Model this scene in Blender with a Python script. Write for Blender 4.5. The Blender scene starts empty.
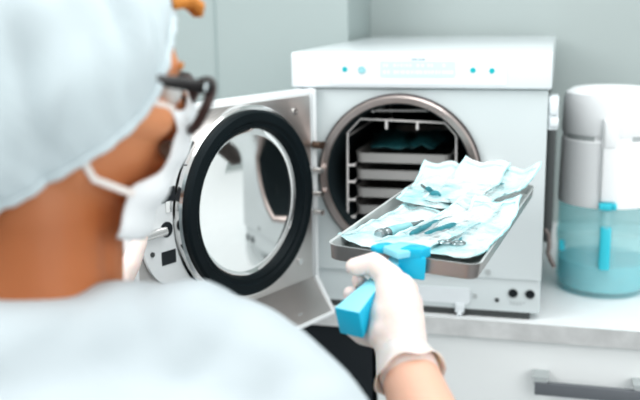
import bpy, bmesh, math, random
from mathutils import Vector, Matrix, noise
random.seed(7)
C = bpy.context.scene.collection
Z0 = 0.88                                   # height of the worktop above the floor
def V(*a): return Vector(a)
def W(x, y, z): return Vector((x, y, z + Z0))   # metres from the autoclave's front left foot, on the worktop

# ------------------------------------------------------------------ materials
def mat(name, col, rough=.5, metal=0., var=.04, scale=8., bump=0., bscale=60., coat=0., spec=.5, trans=0., alpha=1., sub=0., emit=None, estr=0., aniso=0.):
    m = bpy.data.materials.new(name); m.use_nodes = True
    nt = m.node_tree; b = nt.nodes['Principled BSDF']
    tc = nt.nodes.new('ShaderNodeTexCoord')
    nz = nt.nodes.new('ShaderNodeTexNoise'); nz.inputs['Scale'].default_value = scale; nz.inputs['Detail'].default_value = 4
    nt.links.new(tc.outputs['Object'], nz.inputs['Vector'])
    rp = nt.nodes.new('ShaderNodeValToRGB')
    c0 = [max(0, c*(1-var)) for c in col]; c1 = [min(1, c*(1+var)) for c in col]
    rp.color_ramp.elements[0].color = (*c0, 1); rp.color_ramp.elements[1].color = (*c1, 1)
    rp.color_ramp.elements[0].position = .3; rp.color_ramp.elements[1].position = .7
    nt.links.new(nz.outputs['Fac'], rp.inputs['Fac']); nt.links.new(rp.outputs['Color'], b.inputs['Base Color'])
    b.inputs['Roughness'].default_value = rough; b.inputs['Metallic'].default_value = metal
    b.inputs['Specular IOR Level'].default_value = spec; b.inputs['Coat Weight'].default_value = coat
    b.inputs['Transmission Weight'].default_value = trans; b.inputs['Alpha'].default_value = alpha
    b.inputs['Subsurface Weight'].default_value = sub
    if sub: b.inputs['Subsurface Radius'].default_value = (.02, .008, .004); b.inputs['Subsurface Scale'].default_value = .5
    if emit: b.inputs['Emission Color'].default_value = (*emit, 1); b.inputs['Emission Strength'].default_value = estr
    if bump:
        n2 = nt.nodes.new('ShaderNodeTexNoise'); n2.inputs['Scale'].default_value = bscale; n2.inputs['Detail'].default_value = 3
        nt.links.new(tc.outputs['Object'], n2.inputs['Vector'])
        bp = nt.nodes.new('ShaderNodeBump'); bp.inputs['Strength'].default_value = bump; bp.inputs['Distance'].default_value = .01
        nt.links.new(n2.outputs['Fac'], bp.inputs['Height']); nt.links.new(bp.outputs['Normal'], b.inputs['Normal'])
    return m
def brushed(name, col, rough, sc=(2, 200, 2)):
    m = mat(name, col, rough, 1., .05)
    nt = m.node_tree; b = nt.nodes['Principled BSDF']
    tc = nt.nodes['Texture Coordinate']; mp = nt.nodes.new('ShaderNodeMapping'); mp.inputs['Scale'].default_value = sc
    nt.links.new(tc.outputs['Object'], mp.inputs['Vector'])
    n = nt.nodes.new('ShaderNodeTexNoise'); n.inputs['Scale'].default_value = 4; n.inputs['Detail'].default_value = 4
    nt.links.new(mp.outputs['Vector'], n.inputs['Vector'])
    mr = nt.nodes.new('ShaderNodeMapRange'); mr.inputs['To Min'].default_value = rough*.8; mr.inputs['To Max'].default_value = rough*1.3
    nt.links.new(n.outputs['Fac'], mr.inputs['Value']); nt.links.new(mr.outputs['Result'], b.inputs['Roughness'])
    return m
def film(name, tint, clear, rough=.12, gloss=.5, bumpy=.4, mottled=True):
    """thin clear plastic: part see-through, part tinted haze, with a wrinkled shine"""
    m = bpy.data.materials.new(name); m.use_nodes = True
    nt = m.node_tree; nt.nodes.clear(); N = nt.nodes.new; L = nt.links.new
    out = N('ShaderNodeOutputMaterial'); tr = N('ShaderNodeBsdfTransparent'); pr = N('ShaderNodeBsdfPrincipled')
    tr.inputs['Color'].default_value = (*[.35+.65*c for c in tint], 1)
    pr.inputs['Base Color'].default_value = (*tint, 1); pr.inputs['Roughness'].default_value = rough
    pr.inputs['Specular IOR Level'].default_value = gloss
    tc = N('ShaderNodeTexCoord'); nz = N('ShaderNodeTexNoise'); nz.inputs['Scale'].default_value = 35; nz.inputs['Detail'].default_value = 5
    nz.inputs['Distortion'].default_value = 1.2
    L(tc.outputs['Object'], nz.inputs['Vector'])
    mr = N('ShaderNodeMapRange'); mr.inputs['From Min'].default_value = .3; mr.inputs['From Max'].default_value = .7
    k = 1. if mottled else .05
    mr.inputs['To Min'].default_value = 1-clear-.18*k; mr.inputs['To Max'].default_value = min(1, 1-clear+.22*k)
    L(nz.outputs['Fac'], mr.inputs['Value'])
    if mottled:
        n3 = N('ShaderNodeTexNoise'); n3.inputs['Scale'].default_value = 16; n3.inputs['Detail'].default_value = 3; L(tc.outputs['Object'], n3.inputs['Vector'])
        cr = N('ShaderNodeValToRGB'); cr.color_ramp.elements[0].position = .33; cr.color_ramp.elements[1].position = .50
        cr.color_ramp.elements[0].color = (tint[0]*.72, tint[1]*.93, tint[2]*.95, 1); cr.color_ramp.elements[1].color = (*[min(1, c*1.08) for c in tint], 1)
        L(n3.outputs['Fac'], cr.inputs['Fac']); L(cr.outputs['Color'], pr.inputs['Base Color']); L(cr.outputs['Color'], tr.inputs['Color'])
    bp = N('ShaderNodeBump'); bp.inputs['Strength'].default_value = bumpy; bp.inputs['Distance'].default_value = .01
    L(nz.outputs['Fac'], bp.inputs['Height']); L(bp.outputs['Normal'], pr.inputs['Normal'])
    mx = N('ShaderNodeMixShader'); L(mr.outputs['Result'], mx.inputs['Fac']); L(tr.outputs[0], mx.inputs[1]); L(pr.outputs[0], mx.inputs[2])
    L(mx.outputs[0], out.inputs['Surface'])
    return m
M = {}
M['wall'] = mat('wall_paint', (.425, .475, .466), .85, var=.015, scale=1.5)
M['column'] = mat('column_paint', (.39, .448, .440), .8, var=.015, scale=1.5)
M['column_seam'] = mat('seam_grey', (.35, .42, .415), .8)
M['floor'] = mat('floor_vinyl', (.42, .44, .45), .5, var=.08)
M['counter'] = mat('worktop_laminate', (.93, .945, .95), .35, var=.02, scale=30)
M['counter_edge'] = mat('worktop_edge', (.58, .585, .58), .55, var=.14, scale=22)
M['cabinet'] = mat('cabinet_lacquer', (.80, .82, .815), .45, var=.01)
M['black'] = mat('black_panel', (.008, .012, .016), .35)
M['pull'] = mat('drawer_pull_grey', (.17, .18, .195), .4, metal=.3)
M['lidwhite'] = mat('glossy_white', (.76, .80, .82), .22, var=.01, coat=.3)
M['bodywhite'] = mat('body_white', (.64, .69, .695), .4, var=.012)
M['panel'] = mat('control_panel_white', (.80, .825, .84), .3, var=.01)
M['display'] = mat('display_blue', (.58, .77, .90), .3, var=.03, emit=(.6, .82, 1.), estr=.12)
M['displaytext'] = mat('display_text', (.80, .92, .98), .4)
M['teal_led'] = mat('teal_button', (.01, .40, .44), .35, emit=(.0, .5, .55), estr=.15)
M['pale_led'] = mat('pale_button', (.35, .66, .70), .4)
M['logo'] = mat('logo_ink', (.10, .25, .30), .5)
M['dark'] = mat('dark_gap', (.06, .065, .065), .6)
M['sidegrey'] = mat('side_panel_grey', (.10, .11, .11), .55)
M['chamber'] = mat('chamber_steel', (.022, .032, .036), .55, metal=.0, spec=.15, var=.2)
M['ring'] = brushed('ring_steel', (.62, .53, .50), .28, (3, 3, 3))
M['ringdark'] = mat('ring_edge', (.06, .05, .05), .4, metal=.6)
M['steel'] = brushed('plate_steel', (.66, .63, .61), .30, (2, 2, 160))
M['chrome'] = mat('chrome', (.80, .79, .78), .12, metal=1.)
M['mirror'] = mat('polished_dish', (.88, .88, .87), .035, metal=1., var=.03, scale=3)
M['gasket'] = mat('black_rubber', (.006, .012, .015), .5, var=.2, spec=.2)
M['doorwhite'] = mat('door_cover_white', (.78, .80, .805), .35)
M['lockwhite'] = mat('locking_plate', (.70, .72, .725), .4, var=.02)
M['brass'] = mat('hinge_bronze', (.16, .11, .085), .35, metal=.8)
M['traysteel'] = brushed('tray_steel', (.40, .36, .345), .33, (120, 2, 2))
M['tray_in_rimlight'] = mat('tray_floor_rimlight', (.66, .68, .67), .35, metal=.3)
M['stack'] = mat('chamber_tray_steel', (.50, .485, .47), .45, metal=.35)
M['wire'] = mat('rack_wire', (.90, .86, .84), .35, metal=.2)
M['paper'] = mat('pouch_paper', (.74, .825, .83), .6, var=.05, scale=26)
M['film'] = film('pouch_film', (.92, .97, .975), .66)
M['filmdeep'] = film('pouch_film_deep', (.84, .95, .96), .62)
M['tealfilm'] = mat('pouch_dark_teal', (.02, .10, .11), .35, var=.4, scale=40)
M['edge'] = mat('pouch_seal', (.58, .84, .86), .4, var=.15, scale=40)
M['tool'] = mat('instrument_steel', (.38, .43, .44), .25, metal=.9)
M['teal'] = mat('instrument_teal', (.03, .21, .25), .35, var=.25, scale=60)
M['aqua'] = mat('handpiece_aqua', (.30, .62, .66), .3, var=.15, scale=40)
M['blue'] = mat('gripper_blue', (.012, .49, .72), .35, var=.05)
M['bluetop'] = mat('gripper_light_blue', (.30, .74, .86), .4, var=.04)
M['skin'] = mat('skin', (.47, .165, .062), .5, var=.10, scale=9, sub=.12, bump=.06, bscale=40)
M['glove'] = mat('latex_glove', (.84, .715, .665), .5, var=.02, scale=25, sub=.25, bump=.12, bscale=55)
M['gown'] = mat('gown_fabric', (.525, .58, .605), .85, var=.03, scale=10, bump=.2, bscale=14)
M['cap'] = mat('cap_fabric', (.60, .675, .70), .85, var=.07, scale=9, bump=.15, bscale=18)
M['mask'] = mat('mask_fabric', (.82, .84, .85), .8, var=.02, bump=.1)
M['strap'] = mat('mask_strap', (.84, .78, .74), .8)
M['frame'] = mat('spectacle_frame', (.012, .010, .010), .25)
M['framebrown'] = mat('spectacle_rim', (.045, .018, .015), .3)
M['lens'] = film('spectacle_lens', (.93, .96, .97), .86, .03, .8, 0., False)
M['hair'] = mat('hair_ginger', (.62, .24, .045), .6, var=.2, scale=60)
M['eyewhite'] = mat('eye_white', (.8, .8, .78), .2)
M['iris'] = mat('eye_iris', (.05, .03, .02), .2)
M['trouser'] = mat('trouser_cloth', (.60, .66, .69), .9)
M['dispenser'] = mat('dispenser_white', (.90, .915, .92), .3, var=.01)
M['tank'] = film('tank_plastic', (.80, .97, .98), .78, .08, .5, 0., False)
M['water'] = film('tank_water', (.20, .84, .92), .5, .1, .4, 0., False)
M['stem'] = mat('stem_cyan', (.05, .58, .70), .35)
M['slot'] = mat('slot_grey', (.44, .47, .47), .6)
M['hose'] = mat('hose_brown', (.20, .17, .16), .5)

def pale_arms_lit_face(m):
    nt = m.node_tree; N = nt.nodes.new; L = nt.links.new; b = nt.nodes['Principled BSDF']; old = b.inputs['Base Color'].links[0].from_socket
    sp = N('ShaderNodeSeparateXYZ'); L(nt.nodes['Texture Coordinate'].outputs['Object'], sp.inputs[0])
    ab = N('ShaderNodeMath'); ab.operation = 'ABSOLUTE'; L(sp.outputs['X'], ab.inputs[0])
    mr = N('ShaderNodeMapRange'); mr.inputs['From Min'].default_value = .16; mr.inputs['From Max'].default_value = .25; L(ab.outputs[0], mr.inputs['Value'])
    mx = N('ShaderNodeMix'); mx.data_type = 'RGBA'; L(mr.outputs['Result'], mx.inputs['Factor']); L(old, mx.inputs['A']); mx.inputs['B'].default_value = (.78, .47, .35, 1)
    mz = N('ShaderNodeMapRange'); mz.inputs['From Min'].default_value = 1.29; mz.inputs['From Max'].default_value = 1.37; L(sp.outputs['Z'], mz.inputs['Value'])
    my = N('ShaderNodeMix'); my.data_type = 'RGBA'; L(mz.outputs['Result'], my.inputs['Factor']); L(mx.outputs['Result'], my.inputs['A']); my.inputs['B'].default_value = (.70, .31, .155, 1)  # face painted lighter than the shaded neck, imitating light on the cheek
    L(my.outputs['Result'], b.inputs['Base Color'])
pale_arms_lit_face(M['skin'])
# ------------------------------------------------------------------ mesh helpers
def add_box(bm, c, s, mx=None, bev=0., seg=2):
    """box with centre c and full size s"""
    r = bmesh.ops.create_cube(bm, size=1.); vs = r['verts']
    for v in vs: v.co = Vector((v.co.x*s[0]+c[0], v.co.y*s[1]+c[1], v.co.z*s[2]+c[2]))
    if bev:
        es = list({e for v in vs for e in v.link_edges})
        rr = bmesh.ops.bevel(bm, geom=es, offset=bev, segments=seg, affect='EDGES', profile=.5)
        vs = list({v for f in rr['faces'] for v in f.verts} | {v for v in vs if v.is_valid})
    if mx is not None:
        for v in vs: v.co = mx @ v.co
    return vs
def add_lathe(bm, prof, n=48, mx=None, close=False):
    """profile [(radius, height)] turned about Z"""
    rings = []
    for r, h in prof:
        if r < 1e-6: rings.append([bm.verts.new((0, 0, h))])
        else: rings.append([bm.verts.new((r*math.cos(2*math.pi*i/n), r*math.sin(2*math.pi*i/n), h)) for i in range(n)])
    pairs = list(zip(rings, rings[1:])) + ([(rings[-1], rings[0])] if close else [])
    for a, b in pairs:
        for i in range(n):
            j = (i+1) % n
            q = [a[i % len(a)], a[j % len(a)], b[j % len(b)], b[i % len(b)]]
            u = []
            for v in q:
                if v not in u: u.append(v)
            if len(u) > 2:
                try: bm.faces.new(u)
                except ValueError: pass
    if mx is not None:
        for rg in rings:
            for v in rg: v.co = mx @ v.co
def add_tube(bm, pts, r, n=10, flat=None, closed=False):
    """tube along points; r a number or a list; flat=(normal, ratio) squashes it to a ribbon"""
    pts = [Vector(p) for p in pts]; rs = r if isinstance(r, (list, tuple)) else [r]*len(pts)
    rings = []; k = len(pts); prev = None
    for i, p in enumerate(pts):
        if closed: t = (pts[(i+1) % k]-pts[i-1])
        else: t = (pts[min(i+1, k-1)]-pts[max(i-1, 0)])
        t.normalize()
        if flat: a = Vector(flat[0])
        else: a = prev if prev is not None else (Vector((0, 0, 1)) if abs(t.z) < .9 else Vector((1, 0, 0)))
        a = (a - t*a.dot(t)).normalized(); b = t.cross(a); prev = a
        fr = flat[1] if flat else 1.
        rings.append([bm.verts.new(p + a*(rs[i]*fr*math.cos(2*math.pi*j/n)) + b*(rs[i]*math.sin(2*math.pi*j/n))) for j in range(n)])
    seq = list(zip(rings, rings[1:])) + ([(rings[-1], rings[0])] if closed else [])
    for A, B in seq:
        for j in range(n): bm.faces.new((A[j], A[(j+1) % n], B[(j+1) % n], B[j]))
    if not closed:
        bm.faces.new(rings[0][::-1]); bm.faces.new(rings[-1])
def add_prism(bm, poly, h0, h1, mx=None, bev=0.):
    a = [bm.verts.new((x, y, h0)) for x, y in poly]; b = [bm.verts.new((x, y, h1)) for x, y in poly]; n = len(poly)
    fs = [bm.faces.new(a[::-1]), bm.faces.new(b)] + [bm.faces.new((a[i], a[(i+1) % n], b[(i+1) % n], b[i])) for i in range(n)]
    vs = a+b
    if bev:
        rr = bmesh.ops.bevel(bm, geom=list({e for f in fs for e in f.edges}), offset=bev, segments=2, affect='EDGES', profile=.5)
        vs = list({v for f in rr['faces'] for v in f.verts} | {v for v in vs if v.is_valid})
    if mx is not None:
        for v in vs: v.co = mx @ v.co
def add_plate_hole(bm, x0, x1, z0, z1, cx, cz, r, y0, y1, n=64):
    """upright plate in XZ with a round hole, thickness y0..y1"""
    def edge(t):
        c, s = math.cos(t), math.sin(t); k = []
        if c > 1e-9: k.append((x1-cx)/c)
        if c < -1e-9: k.append((x0-cx)/c)
        if s > 1e-9: k.append((z1-cz)/s)
        if s < -1e-9: k.append((z0-cz)/s)
        k = min(k); return cx+k*c, cz+k*s
    ts = sorted([2*math.pi*i/n for i in range(n)] + [math.atan2(z-cz, x-cx) % (2*math.pi) for x in (x0, x1) for z in (z0, z1)])
    R = []
    for t in ts:
        ex, ez = edge(t); ix, iz = cx+r*math.cos(t), cz+r*math.sin(t)
        R.append([bm.verts.new((ex, y0, ez)), bm.verts.new((ix, y0, iz)), bm.verts.new((ix, y1, iz)), bm.verts.new((ex, y1, ez))])
    for i in range(len(R)):
        a, b = R[i], R[(i+1) % len(R)]
        for k in range(4): bm.faces.new((a[k], b[k], b[(k+1) % 4], a[(k+1) % 4]))
def rounded(x0, y0, x1, y1, r, n=6):
    p = []
    for cx, cy, a in ((x1-r, y1-r, 0), (x0+r, y1-r, 90), (x0+r, y0+r, 180), (x1-r, y0+r, 270)):
        for i in range(n+1):
            t = math.radians(a+90*i/n); p.append((cx+r*math.cos(t), cy+r*math.sin(t)))
    return p
def obj(name, bm, m, parent=None, smooth=True, angle=35, mx=None):
    bmesh.ops.remove_doubles(bm, verts=bm.verts, dist=1e-6)
    bmesh.ops.recalc_face_normals(bm, faces=bm.faces)
    me = bpy.data.meshes.new(name); bm.to_mesh(me); bm.free()
    return link(name, me, m, parent, smooth, angle, mx)
def link(name, me, m, parent=None, smooth=True, angle=35, mx=None):
    for k in (m if isinstance(m, (list, tuple)) else [m]): me.materials.append(M[k])
    if smooth:
        me.polygons.foreach_set('use_smooth', [True]*len(me.polygons))
        if angle < 180: me.set_sharp_from_angle(angle=math.radians(angle))
    o = bpy.data.objects.new(name, me); C.objects.link(o)
    if parent is not None: o.parent = parent
    if mx is not None: o.matrix_local = mx
    return o
def tag(o, label=None, cat=None, group=None, kind=None):
    if label: o['label'] = label
    if cat: o['category'] = cat
    if group: o['group'] = group
    if kind: o['kind'] = kind
    return o
def thing(name, label, cat, loc=(0, 0, 0), group=None, mx=None):
    o = bpy.data.objects.new(name, None); o.empty_display_size = .05; C.objects.link(o)
    if mx is not None: o.matrix_world = mx
    else: o.location = loc
    return tag(o, label, cat, group)
def nb(): return bmesh.new()
RY = Matrix.Rotation(math.radians(-90), 4, 'X')      # lathe axis Z -> +Y
def disc(bm, x, y, z, r, d, n=20):                     # short cylinder facing -Y, from y-d to y
    add_lathe(bm, [(0, 0), (r, 0), (r, d), (0, d)], n, Matrix.Translation((x, y-d, z)) @ RY)

# ------------------------------------------------------------------ soft bodies: capsules and ellipsoids grown together
def blob_mesh(parts, voxel, smooth=6, disp=None):
    bm = nb()
    for p in parts:
        if p[0] == 'c':
            _, a, b, ra, rb = p; a = Vector(a); b = Vector(b)
            t = bmesh.new()
            for q, r in ((a, ra), (b, rb)): bmesh.ops.create_icosphere(t, subdivisions=3, radius=r, matrix=Matrix.Translation(q))
            h = bmesh.ops.convex_hull(t, input=t.verts)
            bmesh.ops.delete(t, geom=list({g for g in h['geom_interior'] if isinstance(g, bmesh.types.BMVert)} | {v for v in t.verts if not v.link_faces}), context='VERTS')
            me = bpy.data.meshes.new('t'); t.to_mesh(me); t.free(); bm.from_mesh(me); bpy.data.meshes.remove(me)
        else:
            _, mx, rad = p
            bmesh.ops.create_icosphere(bm, subdivisions=4, radius=1., matrix=mx @ Matrix.Diagonal((*rad, 1)))
    bmesh.ops.recalc_face_normals(bm, faces=bm.faces)
    me = bpy.data.meshes.new('t'); bm.to_mesh(me); bm.free()
    o = bpy.data.objects.new('t', me); C.objects.link(o)
    r = o.modifiers.new('r', 'REMESH'); r.mode = 'VOXEL'; r.voxel_size = voxel
    s = o.modifiers.new('s', 'SMOOTH'); s.iterations = smooth; s.factor = .5
    dg = bpy.context.evaluated_depsgraph_get(); dg.update()
    res = bpy.data.meshes.new_from_object(o.evaluated_get(dg))
    bpy.data.objects.remove(o); bpy.data.meshes.remove(me)
    if disp:
        ns = [v.normal.copy() for v in res.vertices]
        for v, n in zip(res.vertices, ns): v.co += n*disp(v.co)
    return res
def shift(me, d):
    for v in me.vertices: v.co += d
    return me
def chain(pts, rad): return [('c', pts[i], pts[i+1], rad[i], rad[i+1]) for i in range(len(pts)-1)]

# ================================================================== the room
bm = nb(); add_box(bm, (.2, -1.0, -.02), (6, 4.2, .04)); tag(obj('floor', bm, 'floor', smooth=False), 'grey vinyl floor of the treatment room', kind='structure')
bm = nb(); add_box(bm, (.2, .86, 1.35), (6, .1, 2.7)); tag(obj('wall_back', bm, 'wall', smooth=False), 'pale grey green painted back wall', kind='structure')
wl = nb(); add_box(wl, (-1.414, .671, 1.35), (2.8, .278, 2.7)); wl = tag(obj('wall_left', wl, 'column', smooth=False), 'boxed-out wall section left of the autoclave', kind='structure')
bm = nb(); add_box(bm, (-.361, .5305, 1.35), (.004, .003, 2.7)); tag(obj('trim_1', bm, 'column_seam', smooth=False), 'thin upright joint line in the wall section', kind='structure')

# ------------------------------------------------------------------ worktop and base cabinets
wt = nb(); add_prism(wt, [(-1.2, -.015), (1.7, -.015), (1.7, .808), (-.012, .808), (-.012, .530), (-1.2, .530)], -.035, 0, Matrix.Translation((0, 0, Z0)))
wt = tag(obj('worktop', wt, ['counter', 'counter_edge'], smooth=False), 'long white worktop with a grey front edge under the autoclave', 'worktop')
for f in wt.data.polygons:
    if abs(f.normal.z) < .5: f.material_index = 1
def base_cabinet(x0, x1, label, m, name, cat='cabinet'):
    t = thing(name, label, cat, ((x0+x1)/2, .27, 0)); w = x1-x0-.004
    b = nb(); add_box(b, (0, .005, .47), (w, .50, .746)); obj('carcass', b, m, t, False)
    b = nb(); add_box(b, (0, .02, .048), (w, .44, .096)); obj('plinth', b, 'dark' if m != 'black' else 'black', t, False)
    return t, w
t, w = base_cabinet(.16, .91, 'white base cabinet with a grey bar handle under the worktop', 'cabinet', 'base_cabinet')
for k, (z0, z1) in enumerate(((.54, .838), (.105, .535))):
    b = nb(); add_box(b, (0, -.257, (z0+z1)/2), (w, .018, z1-z0), bev=.002); d = obj('drawer_front', b, 'cabinet', t)
    # bar handle: two flat brackets and a deep rail
    xs = (-.055, .125)
    zz = .762 if k == 0 else .46
    b = nb()
    add_box(b, ((xs[0]+xs[1])/2, -.300, zz-.002), (xs[1]-xs[0]+.02, .012, .024), bev=.001)
    h = obj('drawer_handle', b, 'pull', d); tag(h, 'grey bar handle')
    for x in xs:
        b = nb(); add_box(b, (x, -.284, zz+.019), (.030, .036, .0035)); add_box(b, (x, -.300, zz+.012), (.026, .003, .014)); obj('handle_bracket', b, 'slot', d)
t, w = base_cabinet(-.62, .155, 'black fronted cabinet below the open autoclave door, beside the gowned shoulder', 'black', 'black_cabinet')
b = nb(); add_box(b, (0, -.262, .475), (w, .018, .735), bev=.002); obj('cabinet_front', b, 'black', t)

# ================================================================== autoclave
A = thing('autoclave', 'white benchtop autoclave with round chamber and open door', 'autoclave', W(0, 0, 0))
H, D, XC, ZC = .503, .772, .2065, .271
b = nb()
add_plate_hole(b, .006, .474, .080, .434, XC, ZC, .150, .0, .012)
obj('front_panel', b, 'bodywhite', A, angle=25)
b = nb()
add_box(b, (.009, .39, .257), (.006, .756, .354)); add_box(b, (.24, D-.006, .257), (.456, .006, .354)); add_box(b, (.24, .39, .083), (.456, .756, .006))
obj('housing', b, 'bodywhite', A, False)
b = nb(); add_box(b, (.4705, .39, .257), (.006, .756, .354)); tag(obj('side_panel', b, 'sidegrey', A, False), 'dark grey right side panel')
b = nb(); add_box(b, (.4815, .38, .230), (.016, .46, .230), bev=.003)  # dark ribbed box added for the dark strip beside the body
for k in range(9): add_box(b, (.4895, .38, .14+k*.022), (.002, .40, .006))
obj('side_dark_box', b, 'sidegrey', A)
# top cover: crowned front edge, rounded sides
b = nb(); add_box(b, (.24, D/2-.006, H-.0335), (.48, D+.012, .067), bev=.005, seg=3); obj('top_cover', b, 'lidwhite', A)
cp = nb(); add_prism(cp, rounded(.0805, .4440, .4015, .4965, .004), 0, .0012, Matrix(((1, 0, 0, 0), (0, 0, -1, -.012), (0, 1, 0, 0), (0, 0, 0, 1)))); cp = obj('control_panel', cp, 'panel', A, angle=25)
XZ = Matrix(((1, 0, 0, 0), (0, 0, -1, -.0131), (0, 1, 0, 0), (0, 0, 0, 1)))
b = nb(); add_prism(b, rounded(.1725, .4575, .3100, .4860, .003), 0, .001, XZ); dsp = obj('display', b, 'display', cp, angle=25)
XZ2 = Matrix(((1, 0, 0, 0), (0, 0, -1, -.0141), (0, 1, 0, 0), (0, 0, 0, 1)))
b = nb(); rr = random.Random(3)                      # two rows of small unreadable characters
for zc, h in ((.4785, .0055), (.4662, .0065)):
    x = .178
    while x < .302:
        wd = rr.uniform(.002, .006)
        if rr.random() < .8: add_prism(b, [(x, zc-h/2), (x+wd, zc-h/2), (x+wd, zc+h/2), (x, zc+h/2)], 0, .0004, XZ2)
        x += wd+rr.uniform(.001, .003)
obj('display_text', b, 'displaytext', dsp, False)
b = nb()
for x0, x1 in ((.2305, .2325), (.233, .236), (.2365, .240), (.2425, .2445), (.2455, .2475), (.2485, .2545)):
    add_prism(b, [(x0, .4882), (x1, .4882), (x1, .4902), (x0, .4902)], 0, .0006, XZ)
obj('logo', b, 'logo', cp, False)
for x, z, m, r in ((.1055, .4714, 'teal_led', .0048), (.1379, .4702, 'pale_led', .0055), (.3414, .4702, 'teal_led', .0048), (.3751, .4692, 'teal_led', .0048)):
    b = nb(); disc(b, x, -.0131, z, r, .0012)
    if m == 'pale_led': add_lathe(b, [(.0058, 0), (.0066, 0), (.0066, .002), (.0058, .002)], 24, Matrix.Translation((x, -.0151, z)) @ RY, True)
    obj('button', b, m, cp)
# chamber with flange
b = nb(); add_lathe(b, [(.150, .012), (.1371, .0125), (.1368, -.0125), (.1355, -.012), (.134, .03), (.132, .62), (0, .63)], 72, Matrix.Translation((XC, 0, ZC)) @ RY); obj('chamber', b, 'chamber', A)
b = nb(); add_lathe(b, [(.1372, .012), (.1372, -.013), (.139, -.017), (.149, -.017), (.1525, -.013), (.1525, .0)], 96, Matrix.Translation((XC, 0, ZC)) @ RY); rg = obj('chamber_ring', b, 'ring', A)
b = nb(); add_lathe(b, [(.1525, -.012), (.1555, -.010), (.1555, .0), (.1525, .0)], 96, Matrix.Translation((XC, 0, ZC)) @ RY, True); obj('ring_edge', b, 'ringdark', rg)
# lower strip with pull, latch and ports
ls = nb(); add_box(ls, (.24, .030, .046), (.466, .05, .066), bev=.003); ls = obj('lower_strip', ls, 'bodywhite', A)
b = nb(); add_prism(b, rounded(.222, .0245, .3435, .0548, .004), 0, .004, Matrix(((1, 0, 0, 0), (0, 0, -1, .005), (0, 1, 0, 0), (0, 0, 0, 1))), .0015); obj('filter_cover', b, 'lidwhite', ls)
b = nb(); add_box(b, (.3245, .001, .0165), (.018, .010, .018), bev=.002); add_box(b, (.3245, -.001, .007), (.010, .010, .010), bev=.002); obj('latch', b, 'lidwhite', ls)
for x in (.4234, .4547):
    b = nb(); disc(b, x, .0052, .0515, .0085, .0012, 28); obj('port', b, 'black', ls)
    b = nb(); add_lathe(b, [(.0085, 0), (.0098, 0), (.0098, .003), (.0085, .003)], 28, Matrix.Translation((x, .002, .0515)) @ RY, True); obj('port_rim', b, 'slot', ls)
b = nb(); disc(b, .3941, .0052, .0356, .004, .002); obj('screw', b, 'dark', ls)
b = nb(); disc(b, .3526, .0052, .0406, .0045, .002); obj('screw', b, 'slot', ls)
b = nb(); disc(b, .3762, .0002, .092, .0055, .0025); obj('screw', b, 'slot', A)
b = nb()
for k, zz in enumerate((.0335, .0295)):
    for i in range(5-k): add_box(b, (.420+i*.006, .0046, zz), (.004, .001, .0016))
obj('marking', b, 'slot', ls, False)
for x in (.05, .43):
    for y in (.07, .70):
        b = nb(); add_lathe(b, [(0, 0), (.016, 0), (.014, .014), (0, .014)], 20, Matrix.Translation((x, y, 0))); obj('foot', b, 'dark', A)
b = nb(); add_box(b, (.2375, .35, .0075), (.435, .686, .0125)); add_box(b, (.24, .40, .046), (.44, .68, .064)); obj('base_and_shadow_strip', b, 'dark', A, False)  # lower dark slab added to imitate the shadow under the box
# keeper for the door latch
b = nb(); add_box(b, (.378, -.010, .2925), (.030, .020, .013), bev=.002); add_box(b, (.378, -.004, .283), (.024, .008, .012)); obj('latch_keeper', b, 'chrome', A)
# white connector on the right side and a hose
b = nb(); add_box(b, (.4835, .028, .393), (.019, .05, .062), bev=.004); add_box(b, (.4845, .0, .402), (.014, .012, .022), bev=.003); add_box(b, (.486, .0, .378), (.016, .012, .018), bev=.003); obj('side_connector', b, 'lidwhite', A)
b = nb(); add_tube(b, [(.476, .12, .150), (.484, .115, .140), (.486, .11, .118), (.484, .11, .105), (.490, .10, .092), (.497, .09, .083)], .0045, 10); obj('drain_hose', b, 'hose', A)

# ------------------------------------------------------------------ door: local x along the door from the hinge, y the inner side's normal
HX, DA = .0453, 247.15
dm = Matrix.Translation((HX, -.02, 0)) @ Matrix.Rotation(math.radians(DA), 4, 'Z')
b = nb(); add_box(b, (.2285, -.018, .249), (.449, .036, .372), bev=.006, seg=3)
door = obj('door', b, 'doorwhite', A, mx=dm)
SX, SZ, SR = .206, .256, .169
LY = Matrix.Translation((SX, 0, SZ)) @ RY             # lathe axis along the door's normal
b = nb(); add_prism(b, rounded(.012, .068, .445, .425, .006), 0, .002, Matrix(((1, 0, 0, 0), (0, 0, -1, .0015), (0, 1, 0, 0), (0, 0, 0, 1)))); obj('inner_plate', b, 'steel', door, angle=25)
b = nb(); add_lathe(b, [(SR, .0), (SR, .020), (SR-.003, .024), (SR-.008, .024), (SR-.010, .020)], 96, LY); obj('door_rim', b, 'chrome', door)
b = nb(); add_lathe(b, [(SR-.008, .016), (SR-.008, .030), (SR-.012, .034), (SR-.026, .034), (SR-.030, .030), (SR-.036, .030), (SR-.040, .024), (SR-.040, .012)], 96, LY); obj('door_gasket', b, 'gasket', door)
b = nb(); add_lathe(b, [(SR-.038, .016), (SR-.042, .0135), (.118, .0125), (.08, .0131), (.04, .0135), (0, .0136)], 96, LY); obj('pressure_dish', b, 'mirror', door, angle=180)
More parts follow.
